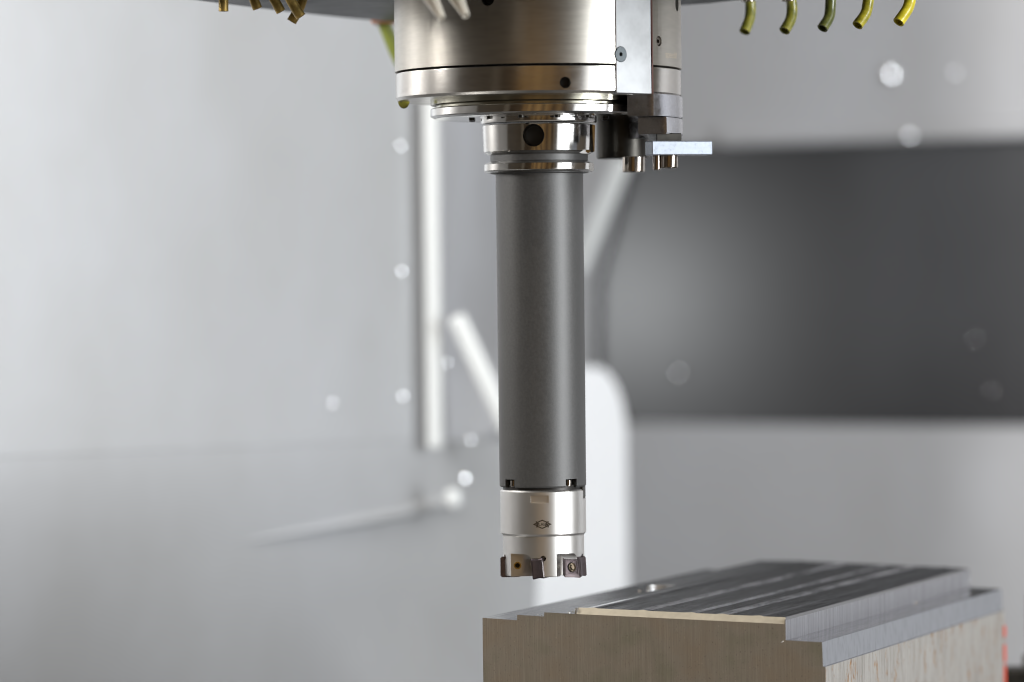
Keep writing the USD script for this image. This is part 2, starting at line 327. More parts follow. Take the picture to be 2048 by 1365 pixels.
th_s2 = math.asin((1353 - 1077) / 286.5); zs2 = (600 - 13) / FPX * (DIST - RU * math.cos(th_s2))
upper = upper - cutp - bore(th_dark, RU, zd, R_(13.5), 0.012) - bore(th_s1, RU, zs1, R_(10), 0.004) - bore(th_s2, RU, zs2, R_(14), 0.006)
tapb = bore(th_tap, RL, zt_, R_(8.5), 0.012) + cyl(R_(8), 0.003, 40, R_(14)).transform(frame(polar(th_tap, RL - 0.0016, zt_), tang(th_tap), -np.cross(-radial(th_tap), tang(th_tap)), radial(th_tap)))
lower = lower - cutp - tapb
up = obj('upper_ring', upper, M['nose_satin'], head)
lo = obj('lower_ring', lower, M['ring_steel'], head)
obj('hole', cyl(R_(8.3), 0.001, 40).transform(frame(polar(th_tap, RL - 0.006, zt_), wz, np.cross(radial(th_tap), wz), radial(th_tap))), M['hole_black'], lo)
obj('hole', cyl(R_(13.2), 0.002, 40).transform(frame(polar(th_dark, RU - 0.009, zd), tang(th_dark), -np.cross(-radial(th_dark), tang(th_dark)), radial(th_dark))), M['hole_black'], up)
def hexrec(r, depth): return cyl(r, depth, 6)
def screw_face(th, R, z, r, mname, hexr, name, parent, h=0.003, cham=0.0006):
    """flat-headed screw on a radius, with a hex socket"""
    s = solid([(r - cham, h), (r, h - cham), (r, 0)], 48) - hexrec(hexr, 0.004).translate([0, 0, h - 0.0022])
    m = frame(polar(th, R - h, z), tang(th), -np.cross(-radial(th), tang(th)), radial(th))
    m = frame(polar(th, R - h, z), tang(th), wz, radial(th)) if False else frame(polar(th, R - h, z), wz * 1.0, np.cross(radial(th), wz), radial(th))
    p = obj(name, s.transform(m), M[mname], parent)
    obj('socket', cyl(hexr * 1.1, 0.0004, 24).translate([0, 0, h - 0.0021]).transform(m), M['hole_black'], p) if False else None
    return p
screw_face(th_s1, RU - 0.0006, zs1, R_(9.6), 'bolt_steel', R_(4.6), 'set_screw', up)
screw_face(th_s2, RU - 0.002, zs2, R_(13.4), 'bolt_grey', R_(7), 'set_screw', up)
# cover plate with countersunk screw and dark red seam
cz0 = zc(187, 281) ; face = RU * math.cos((c2 - c1) / 2) + 0.0004
cp = cbox(2 * hw - 0.0006, 0.010, 0.29 - cz0, 0.0003).transform(frame(radial(cm) * (face - 0.005) + wz * (0.29 + cz0) / 2, tang(cm), radial(cm), wz))
o_s = radial(cm) * face; ps = on_plane(1241.5, 109, o_s, radial(cm))
sm = frame(ps - radial(cm) * 0.003, wz, np.cross(radial(cm), wz), radial(cm))
cp = cp - cyl(R_(15.6), 0.006, 48).transform(sm)
cov = obj('cover_plate', cp, M['cover'], head, smooth=20)
sc = solid([(R_(14.4), 0.0032), (R_(15.2), 0.0029), (R_(15.2), 0.0)], 48) - cyl(R_(4.6), 0.004, 6).translate([0, 0, 0.0012])
sc = sc - mbox(-R_(3), R_(3), R_(13.2), R_(18), 0.002, 0.005).rotate([0, 0, -35])
obj('countersunk_screw', sc.transform(sm), M['bolt_grey'], cov)
obj('seam', mbox(-0.0004, 0.0004, 0, 0.02, cz0, 0.289).transform(frame(radial(cm) * (face - 0.0195) + tang(cm) * (hw + 0.0001), tang(cm), radial(cm), wz)), M['seam_red'], cov, smooth=False)
# faint lettering on the right
def wrap_text(txt, h, th0, R, z, proud, bold=False):
    t = meshkit.text_mesh(txt, h, 0.0003, bold); t = t.subdivide()
    v = np.array(t.vertices); th = th0 + v[:, 0] / R; r = R + proud * (v[:, 2] / 0.0003) - 0.0001
    return np.stack([r * np.sin(th), -r * np.cos(th), z + v[:, 1]], 1), np.array(t.faces)
thx = math.asin((1326 - 1077) / 286.5)
obj('lettering', wrap_text('speedM', R_(12), thx, RU, (600 - 122) / FPX * (DIST - RU * math.cos(thx + 0.2)), 0.00012), M['etch_gold'], up, smooth=False)
# neck, flange disc
fz0, fz1, fz2 = zc(207, 216), zc(223, 216), zc(228.5, 208)
obj('neck', solid([(R_(216), zb2 + 0.001), (R_(216), zc(201, 214) + 0.0004), (R_(214), zc(201, 214)), (R_(205), zc(202.5, 214)), (R_(205), fz0 - 0.001)]), M['neck_steel'], head)
fl = solid([(R_(214), fz0), (R_(216.3), fz0 - 0.0006), (R_(216.3), fz1), (R_(208), fz2), (R_(113), fz2 - 0.0002)])
holes = []
for k in range(12):
    t = math.radians(15 + 30 * k); holes.append(cyl(R_(7), 0.004, 24).translate([*(polar(t, R_(138), 0)[:2]), fz2 - 0.002]))
fl = fl - m3.Manifold.batch_boolean(holes, m3.OpType.Add)
fo = obj('flange_disc', fl, M['chrome'], head)
for k in range(12):
    t = math.radians(15 + 30 * k); q = polar(t, R_(138), 0)
    obj('flange_screw', (solid([(R_(6), 0.003), (R_(6), 0.0003), (R_(5.6), 0.0)], 24) - cyl(R_(3), 0.0016, 6).translate([0, 0, -0.0002])).translate([q[0], q[1], fz2 - 0.0012]), M['dark_steel'], fo)
bz = zc(245, 115)
obj('spindle_face_ring', solid([(R_(116), fz2 + 0.0005), (R_(116), bz + 0.0012), (R_(114.5), bz + 0.0004), (R_(110), bz + 0.0002)]), M['chrome'], head)
# underside wetness hole
uh = at(838, 199, DIST + 0.0)
# bracket stack at the right
def sector(t0, t1, r0, r1, z0, z1, ch=0.0, n=40):
    ts = np.linspace(t0, t1, n)
    poly = [[r1 * math.sin(t), -r1 * math.cos(t)] for t in ts] + [[r0 * math.sin(t), -r0 * math.cos(t)] for t in ts[::-1]]
    P = Polygon(poly)
    c = m3.CrossSection([list(map(list, P.exterior.coords[:-1]))], m3.FillRule.NonZero if hasattr(m3.FillRule, 'NonZero') else 1)
    if ch:
        e = c.extrude(z1 - z0 - 2 * ch).translate([0, 0, z0 + ch]); s = c.offset(-ch, m3.JoinType.Miter)
        lo_, hi_ = s.extrude(1e-5).translate([0, 0, z0]), s.extrude(1e-5).translate([0, 0, z1 - 1e-5])
        return m3.Manifold.batch_boolean([c.extrude(z1 - z0 - 2 * ch).translate([0, 0, z0 + ch]), s.extrude(z1 - z0).translate([0, 0, z0])], m3.OpType.Add)
    return c.extrude(z1 - z0).translate([0, 0, z0])
def cut_end(t, r, m, off):                      # chamfer plane at the sector's near end
    return m
RB = RU + 0.0004
def zat(px, py, rp):                            # height of a point on a cylinder of radius rp px
    t = math.asin(max(-1, min(1, (px - 1078) / rp))); return (600 - py) / FPX * (DIST - R_(rp) * math.cos(t))
b1t, b1b = zat(1330, 193, 287.5), zat(1330, 237.5, 287.5)
b2b = zat(1335, 272, 287.5)
def ring_block(px_edge, px_face, px_in, zt, zb):
    """arc block whose near end is cut by a bevel and a flat face; pixels give where its three corners lie"""
    te = math.asin((px_edge - 1078) / 287.5)
    p_edge = polar(te, RB, 0)
    outer = [polar(t, RB, 0)[:2] for t in np.linspace(te, math.radians(128), 40)]
    inner = [polar(math.radians(t), R_(216), 0)[:2] for t in (128, 112, 100)]
    p1 = p_edge + np.array([(px_face - px_edge) * S, 0.0006, 0])
    p2 = np.array([p1[0] + (px_in - px_face) * S, p1[1] + 0.0042, 0])
    poly = [list(map(float, p)) for p in list(outer) + inner + [p2[:2], p1[:2]]]
    c = m3.CrossSection([poly], m3.FillRule.NonZero)
    if c.area() < 0: c = m3.CrossSection([poly[::-1]], m3.FillRule.NonZero)
    s = c.offset(-0.0005, m3.JoinType.Miter)
    return m3.Manifold.batch_boolean([c.extrude(zt - zb - 0.001).translate([0, 0, zb + 0.0005]), s.extrude(zt - zb).translate([0, 0, zb])], m3.OpType.Add)
obj('bracket_block', ring_block(1301, 1287, 1250, b1t, b1b + 0.0002), M['oiled_block'], head, smooth=25)
obj('bracket_block', ring_block(1328, 1314, 1272, b1b - 0.0002, b2b), M['oiled_block'], head, smooth=25)
# flat bar across the lower end, its bolts and the dark drum behind
bo = at(1366, 296, DIST - 0.048); bu = np.array([math.cos(0.30), math.sin(0.30), 0]); bn = np.cross(wz, bu)
bar = obj('clamp_bar', cbox(0.0358, 0.012, 0.0078, 0.0005).transform(frame(bo - (-bn) * -0.0 + bn * 0.007 * (1 if bn[1] > 0 else -1), bu, bn, wz)), M['bright_bar'], head, smooth=25)
def bolt_down(px, ytop, ybot, rp, depth, mname, name='bolt', parent=head, hexs=True):
    p = at(px, ytop, depth); q = at(px, ybot, depth); h = p[2] - q[2]; r = rp / FPX * depth
    s = solid([(r * 0.96, h), (r, h - 0.0003), (r, 0.0006), (r - 0.0006, 0.0)], 40)
    if hexs: s = s - cyl(r * 0.5, 0.003, 6).translate([0, 0, -0.0005])
    obj(name, s.translate([p[0], p[1], q[2]]), M[mname], parent)
bolt_down(1338, 309, 337, 18, DIST - 0.040, 'bolt_steel', parent=bar)
bolt_down(1313.5, 309, 341, 8, DIST - 0.041, 'bolt_steel', 'pin', parent=bar)
dp = at(1245, 283, DIST + 0.045); dz0, dz1 = at(1252, 318, DIST + 0.045)[2], at(1252, 236, DIST + 0.045)[2]
drum = obj('bracket_drum', solid([(R_(54), dz1), (R_(54), dz0 + 0.001), (R_(52), dz0)], 96).translate([dp[0], dp[1], 0]), M['dark_steel'], head)
bolt_down(1267, 314, 345, 23, DIST + 0.02, 'bolt_steel', parent=drum)

mq_ = at(1330, 277, DIST - 0.030)
obj('bar_mount', cbox(0.0150, 0.014, 0.0052, 0.0004).transform(frame(mq_, bu, bn, wz)), M['dark_steel'], head)
# hanging coolant drop
dpos = at(807.5, 206, DIST + 0.004)
dr = solid([(max(1e-5, 0.0035 * math.sqrt(1 - t * t)), 0.0014 - 0.0048 * t) for t in np.linspace(0, 0.995, 16)], 32)
setd(obj('coolant_drop', dr.translate(list(dpos)), M['hose'] if False else usdkit.material(stage, '/World/Looks/coolant', {'p': ('principled_bsdf', {'base_color': (0.55, 0.52, 0.08), 'roughness': 0.03, 'transmission_weight': 0.75, 'ior': 1.36})}, [], surface='p.BSDF')),
     'greenish coolant drop hanging from the left edge of the spindle nose', 'drop')

# ------------------------------------------------------------------ headstock plate above
hz = 0.1765
def on_z(px, py, z):
    d = ray(px, py); return (EYE + d * (z / d[2]))
pts = [on_z(x, y, hz)[:2] for x, y in ((385, 0), (560, 22), (700, 37), (765, 43), (800, 44), (1000, 34), (1364, 11), (1420, 7), (1482, 0))]
poly = [list(map(float, p)) for p in pts] + [[0.155, 0.03], [0.21, -0.02], [0.22, -0.10], [0.12, -0.23], [-0.12, -0.23], [-0.235, -0.09], [-0.225, 0.02]]
pc = m3.CrossSection([poly], m3.FillRule.NonZero)
if pc.area() <= 0: pc = m3.CrossSection([poly[::-1]], m3.FillRule.NonZero)
pl3 = pc.extrude(0.10).translate([0, 0, hz]) - cyl(RU + 0.0015, 0.5, 96).translate([0, 0, hz - 0.1])
setd(obj('headstock_plate', pl3, M['cast'], smooth=20), 'dark rough cast headstock plate around the spindle at the top', 'plate')

# ------------------------------------------------------------------ coolant nozzles
def nozzle(mname, px, depth, r, label, group, collar=None, end=None):
    P = [at(x, y, depth + dd) for x, y, dd in px]
    top = P[0].copy(); top[2] = max(hz + 0.002, top[2] + 0.004)
    P = [top] + P
    t = thing('coolant_nozzle', label, 'nozzle', tuple(P[-1]), group)
    obj('tube', tube_path(P, r, 24, hollow=0.72), M[mname], t, smooth=50)
    e = (P[-1] - P[-2]); e /= np.linalg.norm(e)
    a = np.cross(e, [0, 1.0, 0]); a /= np.linalg.norm(a)
    if collar:
        c = at(*collar, depth)
        obj('collar', solid([(r * 1.28, 0.012), (r * 1.34, 0.0115), (r * 1.34, 0.0007), (r * 1.2, 0.0)], 28).translate([c[0], c[1], c[2]]), M['bolt_steel'], t)
    return t
G1, G2 = 'bent yellow-green coolant nozzles at the right', 'brass coolant nozzles at the left'
nz = 11.3 / FPX * 2.337
nozzle('olive', [(1499, -12, 0), (1501, 14, 0), (1499, 38, -0.002), (1489, 64, -0.006)], 2.43, nz * 1.02, 'olive green bent coolant nozzle with collar, nearest the spindle', G1, (1497, 4))
nozzle('olive', [(1581, -12, 0), (1584, 18, 0), (1581, 40, -0.002), (1569, 62, -0.006)], 2.39, nz * 1.02, 'olive nozzle with ochre tip and collar, second from the spindle', G1, (1577, 3))
nozzle('olive_dark', [(1661, -14, 0), (1661, 12, 0), (1658, 35, -0.002), (1645, 57, -0.006)], 2.36, nz, 'dark green bent nozzle in the middle of the right-hand five', G1)
M['yellow_olive'] = mat('yellow_olive', (0.46, 0.38, 0.02), 0.36, 0.0, var=0.5, scale=120, dark=(0.10, 0.10, 0.015), rvar=0.1, bump=0.25, bscale=300, coat=0.3)
nozzle('yellow_olive', [(1738, -16, 0), (1736, 6, 0), (1731, 28, -0.002), (1715, 51, -0.006)], 2.33, nz, 'olive nozzle with yellow lower end between dark green and bright yellow nozzles', G1)
nozzle('yellow', [(1823, -18, 0), (1820, 2, 0), (1814, 20, -0.002), (1797, 45, -0.006)], 2.30, nz * 1.03, 'bright yellow bent coolant nozzle at the far right', G1)
nb = 9.8 / FPX * 2.337
nozzle('brass', [(447, -14, 0), (447, 4, 0), (447, 23, 0)], 2.33, nb, 'straight brass nozzle pointing straight down, leftmost', G2)
nozzle('brass', [(504, -16, 0), (509, 2, 0), (515, 18, 0)], 2.33, nb, 'short slightly slanted brass nozzle second from left', G2)
nozzle('brass', [(541, -16, 0), (551, 4, 0), (562, 24, 0)], 2.33, nb, 'slanted brass nozzle third from left, beside the crossing pair', G2)
nozzle('brass', [(575, -14, 0), (588, 12, 0), (602, 34, 0)], 2.31, nb * 1.03, 'longer slanted brass nozzle crossing in front of another', G2)
nozzle('brass', [(607, -8, 0.0), (598, 18, 0), (583, 44, 0)], 2.345, nb * 1.03, 'brass nozzle slanting left, crossed behind the longer one', G2)
for (xa, ya, xb, yb, lab) in ((856, -14, 884, 37, 'left of two pale tapered nozzle tips in front of the spindle nose'), (908, -14, 932, 32, 'right of two pale tapered nozzle tips in front of the spindle nose')):
    a, b = at(xa, ya, 2.13), at(xb, yb, 2.12)
    a = a + (a - b) * 0.6
    t = thing('tapered_nozzle', lab, 'nozzle', tuple(b), 'pale tapered nozzles')
    obj('tip', tube_path([a, (a + b) / 2, b], [0.0058, 0.0040, 0.0021], 24, hollow=0.6), M['pale_nozzle'], t)
ht = thing('olive_hose', 'blurred olive hose slanting down behind the left edge of the spindle nose', 'hose', tuple(at(775, 45, 2.62)))
obj('tube', tube_path([at(757, 20, 2.62), at(774, 62, 2.62), at(798, 118, 2.62), at(830, 170, 2.62)], 0.0042, 20), M['hose'], ht)
obj('fitting', rbox(0.016, 0.02, 0.005, 0.0015).translate(list(at(768, 40, 2.615))), M['copper'], ht)

# ------------------------------------------------------------------ tool holder
tool = thing('tool_holder', 'long dark grey tool holder with chrome collar clamped in the spindle', 'tool holder')
h0, h1, h2 = zc(246.8, 113), zc(301, 111), zc(308.5, 98)
g2, g3, g4, g5 = zc(320.5, 98), zc(326.5, 110), zc(340, 110), zc(343.5, 104)
col = solid([(R_(112.1), h0), (R_(113), h0 - 0.0008), (R_(111), h1), (R_(98), h2)])
th_h = math.asin((1067.5 - 1079) / 112); zh = zc(272, 112)
bo_ = bore(th_h, R_(112), zh, R_(18.7), 0.012, 56) + cyl(R_(18), 0.003, 56, R_(24)).transform(frame(polar(th_h, R_(112) - 0.0022, zh), tang(th_h), wz, radial(th_h)))
# drive slot at the right
tk = math.radians(62)
slot = m3.Manifold.cube([0.011, 0.02, 0.0035]).translate([-0.0055, R_(100), h2 - 0.0012]).transform(frame((0, 0, 0), tang(tk), radial(tk), wz))
flat = m3.Manifold.cube([0.016, 0.02, 0.03]).translate([-0.008, R_(106.5), h1 - 0.001]).transform(frame((0, 0, 0), tang(math.radians(78)), radial(math.radians(78)), wz))
obj('collar', col - bo_ - slot - flat, M['chrome'], tool)
hc = M['hole_black']
pc_ = tool.GetStage().GetPrimAtPath('/World/tool_holder/collar')
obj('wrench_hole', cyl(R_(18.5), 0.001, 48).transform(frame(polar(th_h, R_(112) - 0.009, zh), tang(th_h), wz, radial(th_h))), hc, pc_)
obj('groove', solid([(R_(97.5), h2 + 0.0008), (R_(97.5), g2 - 0.0006)]), M['shank'], tool)
fl2 = solid([(R_(98), g2), (R_(110.5), g3), (R_(110.5), g4 + 0.0003), (R_(109.5), g4), (R_(104), g5)]) - m3.Manifold.cube([0.02, 0.02, 0.03]).translate([-0.010, R_(106), g5 - 0.01]).transform(frame((0, 0, 0), tang(math.radians(80)), radial(math.radians(80)), wz))
obj('flange', fl2, M['chrome'], tool)
s0, s1 = zc(346, 88), zc(977.5, 86.5)
sh = solid([(R_(98), g5 + 0.0004), (R_(98), g5 - 0.0003), (R_(88), s0 - 0.0002), (R_(87.5), s0 - 0.0006), (R_(86.6), s1 + 0.0008), (R_(85.0), s1)])
slots = []
keys = []
for pxl, pxr, key in ((1009.5, 1027, 0), (1131, 1152.5, 1)):
    xa, xb = (pxl - 1085) / 86.6, (pxr - 1085) / 86.6
    xm = math.asin((xa + xb) / 2); w = abs(math.asin(xb) - math.asin(xa)) * R_(86.6)
    zt0, zb0 = zc(961, 86.6), s1 - 0.001
    slots.append(m3.Manifold.cube([w, 0.012, zt0 - zb0]).translate([-w / 2, R_(86.6) - 0.008, zb0]).transform(frame((0, 0, 0), tang(xm), radial(xm), wz)))
    keys.append((xm, w, zt0))
for b in slots: sh = sh - b
shp = obj('shank', sh, M['shank'], tool, smooth=25)
for xm, w, zt0 in keys:
    off = 0.0006 if xm < 0 else -0.0004
    m = frame(polar(xm, R_(86.6) - 0.0036, zt0 - 0.0004), tang(xm), wz, radial(xm))
    kb = solid([(0.0012, 0.0), (0.00135, -0.0003), (0.00135, -0.0031), (0.0011, -0.0034)], 28)
    kb = solid([(0.00165, 0.0036), (0.0019, 0.0033), (0.0019, 0.0003), (0.0016, 0.0)], 28)
    q = polar(xm, R_(86.6) - 0.0026, 0) + tang(xm) * off
    obj('pin', kb.translate([q[0], q[1], zt0 - 0.0040]), M['bolt_steel'], shp)
z983 = zc(983, 85)
obj('pilot', solid([(R_(80), s1 + 0.0012), (R_(80), z983 - 0.0009)]), M['groove_dark'], tool)
tl = math.radians(83)
obj('drive_lug', cbox(0.011, 0.006, 0.0072, 0.0006).transform(frame(radial(tl) * (R_(86) - 0.0036) + wz * (zc(984, 40) - 0.0008), tang(tl), radial(tl), wz)), M['dark_steel'], tool)

# ------------------------------------------------------------------ milling cutter
cut = thing('milling_cutter', 'silver shoulder milling cutter with dark square inserts at the end of the holder', 'milling cutter')
c0, c1z, c2z, c3z = z983, zc(1070.5, 85.5), zc(1075.5, 81), zc(1156, 81)
RC, RD = R_(85.6), R_(81.2)
body = solid([(RC - 0.0009, c0), (RC, c0 - 0.0009), (RC, c1z), (RD, c2z + 0.0002), (RD, c3z + 0.0003), (RD - 0.0005, c3z)], 192)
body = body - m3.Manifold.cube([0.012, 0.02, 0.0062 + 0.01]).translate([-0.006, RC - 0.0034, zc(1000, 40)]).transform(frame((0, 0, 0), tang(tl), radial(tl), wz))
# shallow rectangular recess
xr = math.asin((1078 - 1085.5) / 85.6)
zr0, zr1 = zc(1007.5, 85.6), zc(992.5, 85.6)
body = body - m3.Manifold.cube([36 * S, 0.01, zr1 - zr0]).translate([-18 * S, RC * math.cos(0.21) - 0.0004, zr0]).transform(frame((0, 0, 0), tang(xr), radial(xr), wz))
groove = lathe([(RD - 0.0006, c2z - 0.0002), (RD + 0.01, c2z - 0.0002), (RD + 0.01, c2z + 0.0002), (RD - 0.0006, c2z + 0.0002)], 192)
body = body - groove
zi_top, zi_bot = zc(1119, 81), c3z - 0.0020
TH = [math.radians(55 - 72 * k) for k in range(5)]
ins_w, ins_t = 0.0117, 0.0064
RI = RD + 0.0017                               # cutting radius
pk = []
gz1 = zc(1110, 81)
gv = np.array([0.0075, 0.0165]); gd = np.array([0.0145, 0.0045]); gd /= np.linalg.norm(gd)
wall_pt = gv + gd * 0.0030                     # where the screw of the tooth ahead comes through
for k, th in enumerate(TH):
    e_t, e_r = -tang(th), radial(th)             # rake faces look along e_t
    F = frame((0, 0, 0), e_t, e_r, wz)
    pg = [[0, 0.0122], [0.002, 0.0128], gv.tolist(), (gv + gd * 0.016).tolist(), [0.024, 0.045], [0, 0.045]]
    c = m3.CrossSection([pg], m3.FillRule.NonZero)
    if c.area() <= 0: c = m3.CrossSection([pg[::-1]], m3.FillRule.NonZero)
    vert = c.extrude(0.03).translate([0, 0, gz1 - 0.03]).transform(F)
    sec = [(-0.0002, c3z - 0.01), (0.03, c3z - 0.01), (0.03, gz1), (0.0040, gz1), (0.0024, gz1 - 0.0004), (0.0012, gz1 - 0.0014), (0.0003, gz1 - 0.0030), (-0.0002, gz1 - 0.0045)]
    c2_ = m3.CrossSection([[list(p) for p in sec]], m3.FillRule.NonZero)
    ex = c2_.extrude(0.06).transform(frame(-e_r * 0.0, e_t, wz, e_r))
    pk.append(vert ^ ex)
    pk.append(m3.Manifold.cube([ins_t + 0.0002, 0.03, 0.03]).translate([-ins_t - 0.0001, RI - ins_w - 0.0002, zi_top - 0.0298]).transform(F))
    pk.append(cyl(0.0016, 0.02, 20).transform(frame(e_r * (RD - 0.006) + e_t * (-ins_t + 0.0001) + wz * (zi_top + 0.0001), e_t, wz, e_r)))
    nw = np.array([gd[1], -gd[0]]); nw = -nw if nw[1] < 0 else nw       # the gullet's far wall looks outwards
    o3 = e_t * wall_pt[0] + e_r * wall_pt[1] + wz * zc(1134, 81); n3 = e_t * nw[0] + e_r * nw[1]
    pk.append(cyl(0.0021, 0.006, 28).transform(frame(o3 - n3 * 0.004, wz, np.cross(n3, wz), n3)))
    if k in (1, 2): WALLS = globals().setdefault('WALLS', []) ; WALLS.append((o3, n3))
body = body - m3.Manifold.batch_boolean(pk, m3.OpType.Add)
bodyp = obj('body', body, M['cutter_nickel'], cut, smooth=25)
def torx(r, h):
    out = []
    for k in range(6): out.append(cyl(r * 0.36, h, 14).translate([r * 0.72 * math.cos(k * PI / 3), r * 0.72 * math.sin(k * PI / 3), 0]))
    return m3.Manifold.batch_boolean(out + [cyl(r * 0.72, h, 24)], m3.OpType.Add)
def insert_mesh():
    """square insert, rake face at z = 0 looking along +z; waisted flanks, raised cutting rim"""
    n = 12; w = ins_w / 2; c = 0.0009
    s = [[w, -w + c], [w - 0.0003, 0], [w, w - c], [w - c, w], [0, w - 0.0002], [-w + c, w], [-w, w - c], [-w + 0.0002, 0], [-w, -w + c], [-w + c, -w], [0, -w + 0.0002], [w - c, -w]]
    cs = m3.CrossSection([s], m3.FillRule.NonZero)
    top = cs.extrude(0.0010).translate([0, 0, -0.0010])
    mid = m3.Manifold.batch_hull([cs.extrude(1e-5).translate([0, 0, -0.0009]), cs.offset(-0.0006, m3.JoinType.Miter).extrude(1e-5).translate([0, 0, -ins_t * 0.55])])
    low = m3.Manifold.batch_hull([cs.offset(-0.0006, m3.JoinType.Miter).extrude(1e-5).translate([0, 0, -ins_t * 0.55]), cs.offset(-0.0001, m3.JoinType.Miter).extrude(1e-5).translate([0, 0, -ins_t])])
    b = m3.Manifold.batch_boolean([top, mid, low], m3.OpType.Add)
    dish = m3.Manifold.batch_hull([cs.offset(-0.0004, m3.JoinType.Miter).extrude(1e-5), cs.offset(-0.0015, m3.JoinType.Round).extrude(1e-5).translate([0, 0, -0.0006])])
    land = cyl(0.0034, 0.0005, 40).translate([0, 0, -0.0007])
    b = (b - dish) + land + cs.offset(-0.0023, m3.JoinType.Round).extrude(0.0004).translate([0, 0, -0.0007])
    return b - cyl(0.0029, 0.01, 40).translate([0, 0, -0.0021]) - cyl(0.0014, 0.02, 24).translate([0, 0, -0.01])
IM = insert_mesh()
HEADS = solid([(0.0019, -0.0003), (0.0026, -0.0007), (0.0026, -0.0022)], 36) - torx(0.0016, 0.0012).translate([0, 0, -0.0013])
labels = {0: 'insert facing the camera with its screw showing', 1: 'insert seen edge-on at the middle', 2: 'insert at the left edge'}
for k, th in enumerate(TH):
    e_t, e_r = -tang(th), radial(th)
    al = math.radians(5)
    F = frame(e_r * (RI - ins_w / 2) + wz * (zi_top - ins_w / 2) - e_t * 0.0002, e_r, wz * math.cos(al) + e_t * math.sin(al), e_t * math.cos(al) - wz * math.sin(al))
    ip = obj('insert', IM.transform(F), M['insert_coat'], cut, smooth=30, label=labels.get(k))
    obj('insert_screw', HEADS.transform(F), M['screw_bronze'], ip)
for o3, n3 in WALLS:
    ring_ = cyl(0.0021, 0.0014, 32) - cyl(0.0014, 0.003, 28).translate([0, 0, -0.0005])
    sp = obj('screw_end', ring_.transform(frame(o3 - n3 * 0.0010, wz, np.cross(n3, wz), n3)), M['brass_ring'], cut)
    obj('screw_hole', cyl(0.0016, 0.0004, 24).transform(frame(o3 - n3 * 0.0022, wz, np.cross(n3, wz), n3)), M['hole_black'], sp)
# logo
def wrap_poly(poly, th0, R, z, proud=0.00012):
    """flat polygon (metres) laid round a cylinder"""
    gs = getattr(poly, 'geoms', [poly]); out = []
    for g in gs:
        t = trimesh.creation.extrude_polygon(g, 0.0003, engine='earcut'); t = t.subdivide()
        v = np.array(t.vertices); th = th0 + v[:, 0] / R; r = R - 0.00018 + v[:, 2]
        out.append((np.stack([r * np.sin(th), -r * np.cos(th), z + v[:, 1]], 1), np.array(t.faces)))
    return arr(out)
from shapely import affinity, union_all
from shapely.geometry import LineString
px = S
def outline(pts, w): return LineString(pts).buffer(w * px / 2, join_style=2, cap_style=3)
P_ = lambda l: [(x * px, y * px) for x, y in l]
logo = union_all([outline(P_([(-9.5, 4), (0, 8), (9.5, 4)]), 2.1), outline(P_([(-9.5, -4), (0, -8), (9.5, -4)]), 2.1),
                  outline(P_([(-11.5, 5.2), (-11.2, 2.3), (-16.5, 0), (-11.0, -2.3), (-10.8, -5.2)]), 2.1), outline(P_([(11.5, 5.2), (11.6, 2.3), (16.5, 0), (11.8, -2.3), (12.0, -5.2)]), 2.1),
                  Polygon(P_([(-12, 5.6), (-7, 3.6), (-8, -3.6), (-11.5, -5.6)])), outline(P_([(7.0, -3.4), (8.2, 3.4), (10.0, -3.0), (11.8, 4.2)]), 1.6)])
tl_ = math.asin((1083 - 1085.8) / 85.6); zl = zc(1050, 85.6)
obj('logo', wrap_poly(logo, tl_, RC, zl), M['etch'], bodyp, smooth=False)
obj('logo_letters', wrap_text('LABU', R_(5.6), tl_ - R_(7.6) / RC, RC, zl - R_(2.8), 0.00012, True), M['etch'], bodyp, smooth=False)

# ------------------------------------------------------------------ workpiece
BA = math.radians(20.4); U = np.array([math.cos(BA), -math.sin(BA), 0]); V = np.array([math.sin(BA), math.cos(BA), 0])
BO = at(1571, 1236, 2.255)
def face_pt(px_, py_):
    p = on_plane(px_, py_, BO, V) - BO; return (float(np.dot(p, U)), float(p[2]))
p_back = on_plane(1940, 1150, BO, U) - BO; BL = float(np.dot(p_back, V))
top = [face_pt(x, y) for x, y in ((1571, 1236), (1571.5, 1281), (1644, 1285), (1646, 1333.5), (1651, 1334.5))]
a_r = top[-1][0]
left = [face_pt(x, y) for x, y in ((965, 1236), (1034, 1241), (1034.5, 1230), (1088, 1233.5), (1088.5, 1225), (1149, 1228.5), (1151, 1216))]
ZB = -0.31
a0, a1 = left[-1][0], top[0][0]
# milled top: five passes with shallow curved cusps
zt = lambda a: left[-1][1] + (top[0][1] - left[-1][1]) * (a - a0) / (a1 - a0)
passes = []
edges = [0.0, 0.09, 0.33, 0.56, 0.71, 0.88, 1.0]
hts = [0.0] * 6
for i in range(6):
    e0, e1, h = edges[i], edges[i + 1], hts[i]
    w = e1 - e0
    passes += [(e0 + 0.012 if i else e0 + 0.001, h - 0.0001), (e0 + w * 0.30, h - 0.00008), (e0 + w * 0.6, h - 0.00007), (e1 - 0.045, h - 0.00004)]
    if i < 5: passes += [(e1 - 0.012, h + 0.00030), (e1 - 0.004, h + 0.00022)]
tp = [(a0 + (a1 - a0) * t, zt(a0 + (a1 - a0) * t) + h) for t, h in passes]
profile = [(left[0][0], ZB)] + left[:-1] + tp + [(a1 - 0.0012, top[0][1]), (a1, top[0][1] - 0.0014)] + top[1:] + [(a_r, ZB)]
def profile_mesh(prof, b0, b1, cham, nseg=1):
    """extrude the profile along the block's depth, with the front edge of the top chamfered"""
    c = m3.CrossSection([[list(map(float, p)) for p in prof[::-1]]], m3.FillRule.NonZero)
    return c.extrude(b1 - b0).transform(frame(BO + V * b1, U, wz, -V))
blk = profile_mesh(profile, 0, BL, 0)
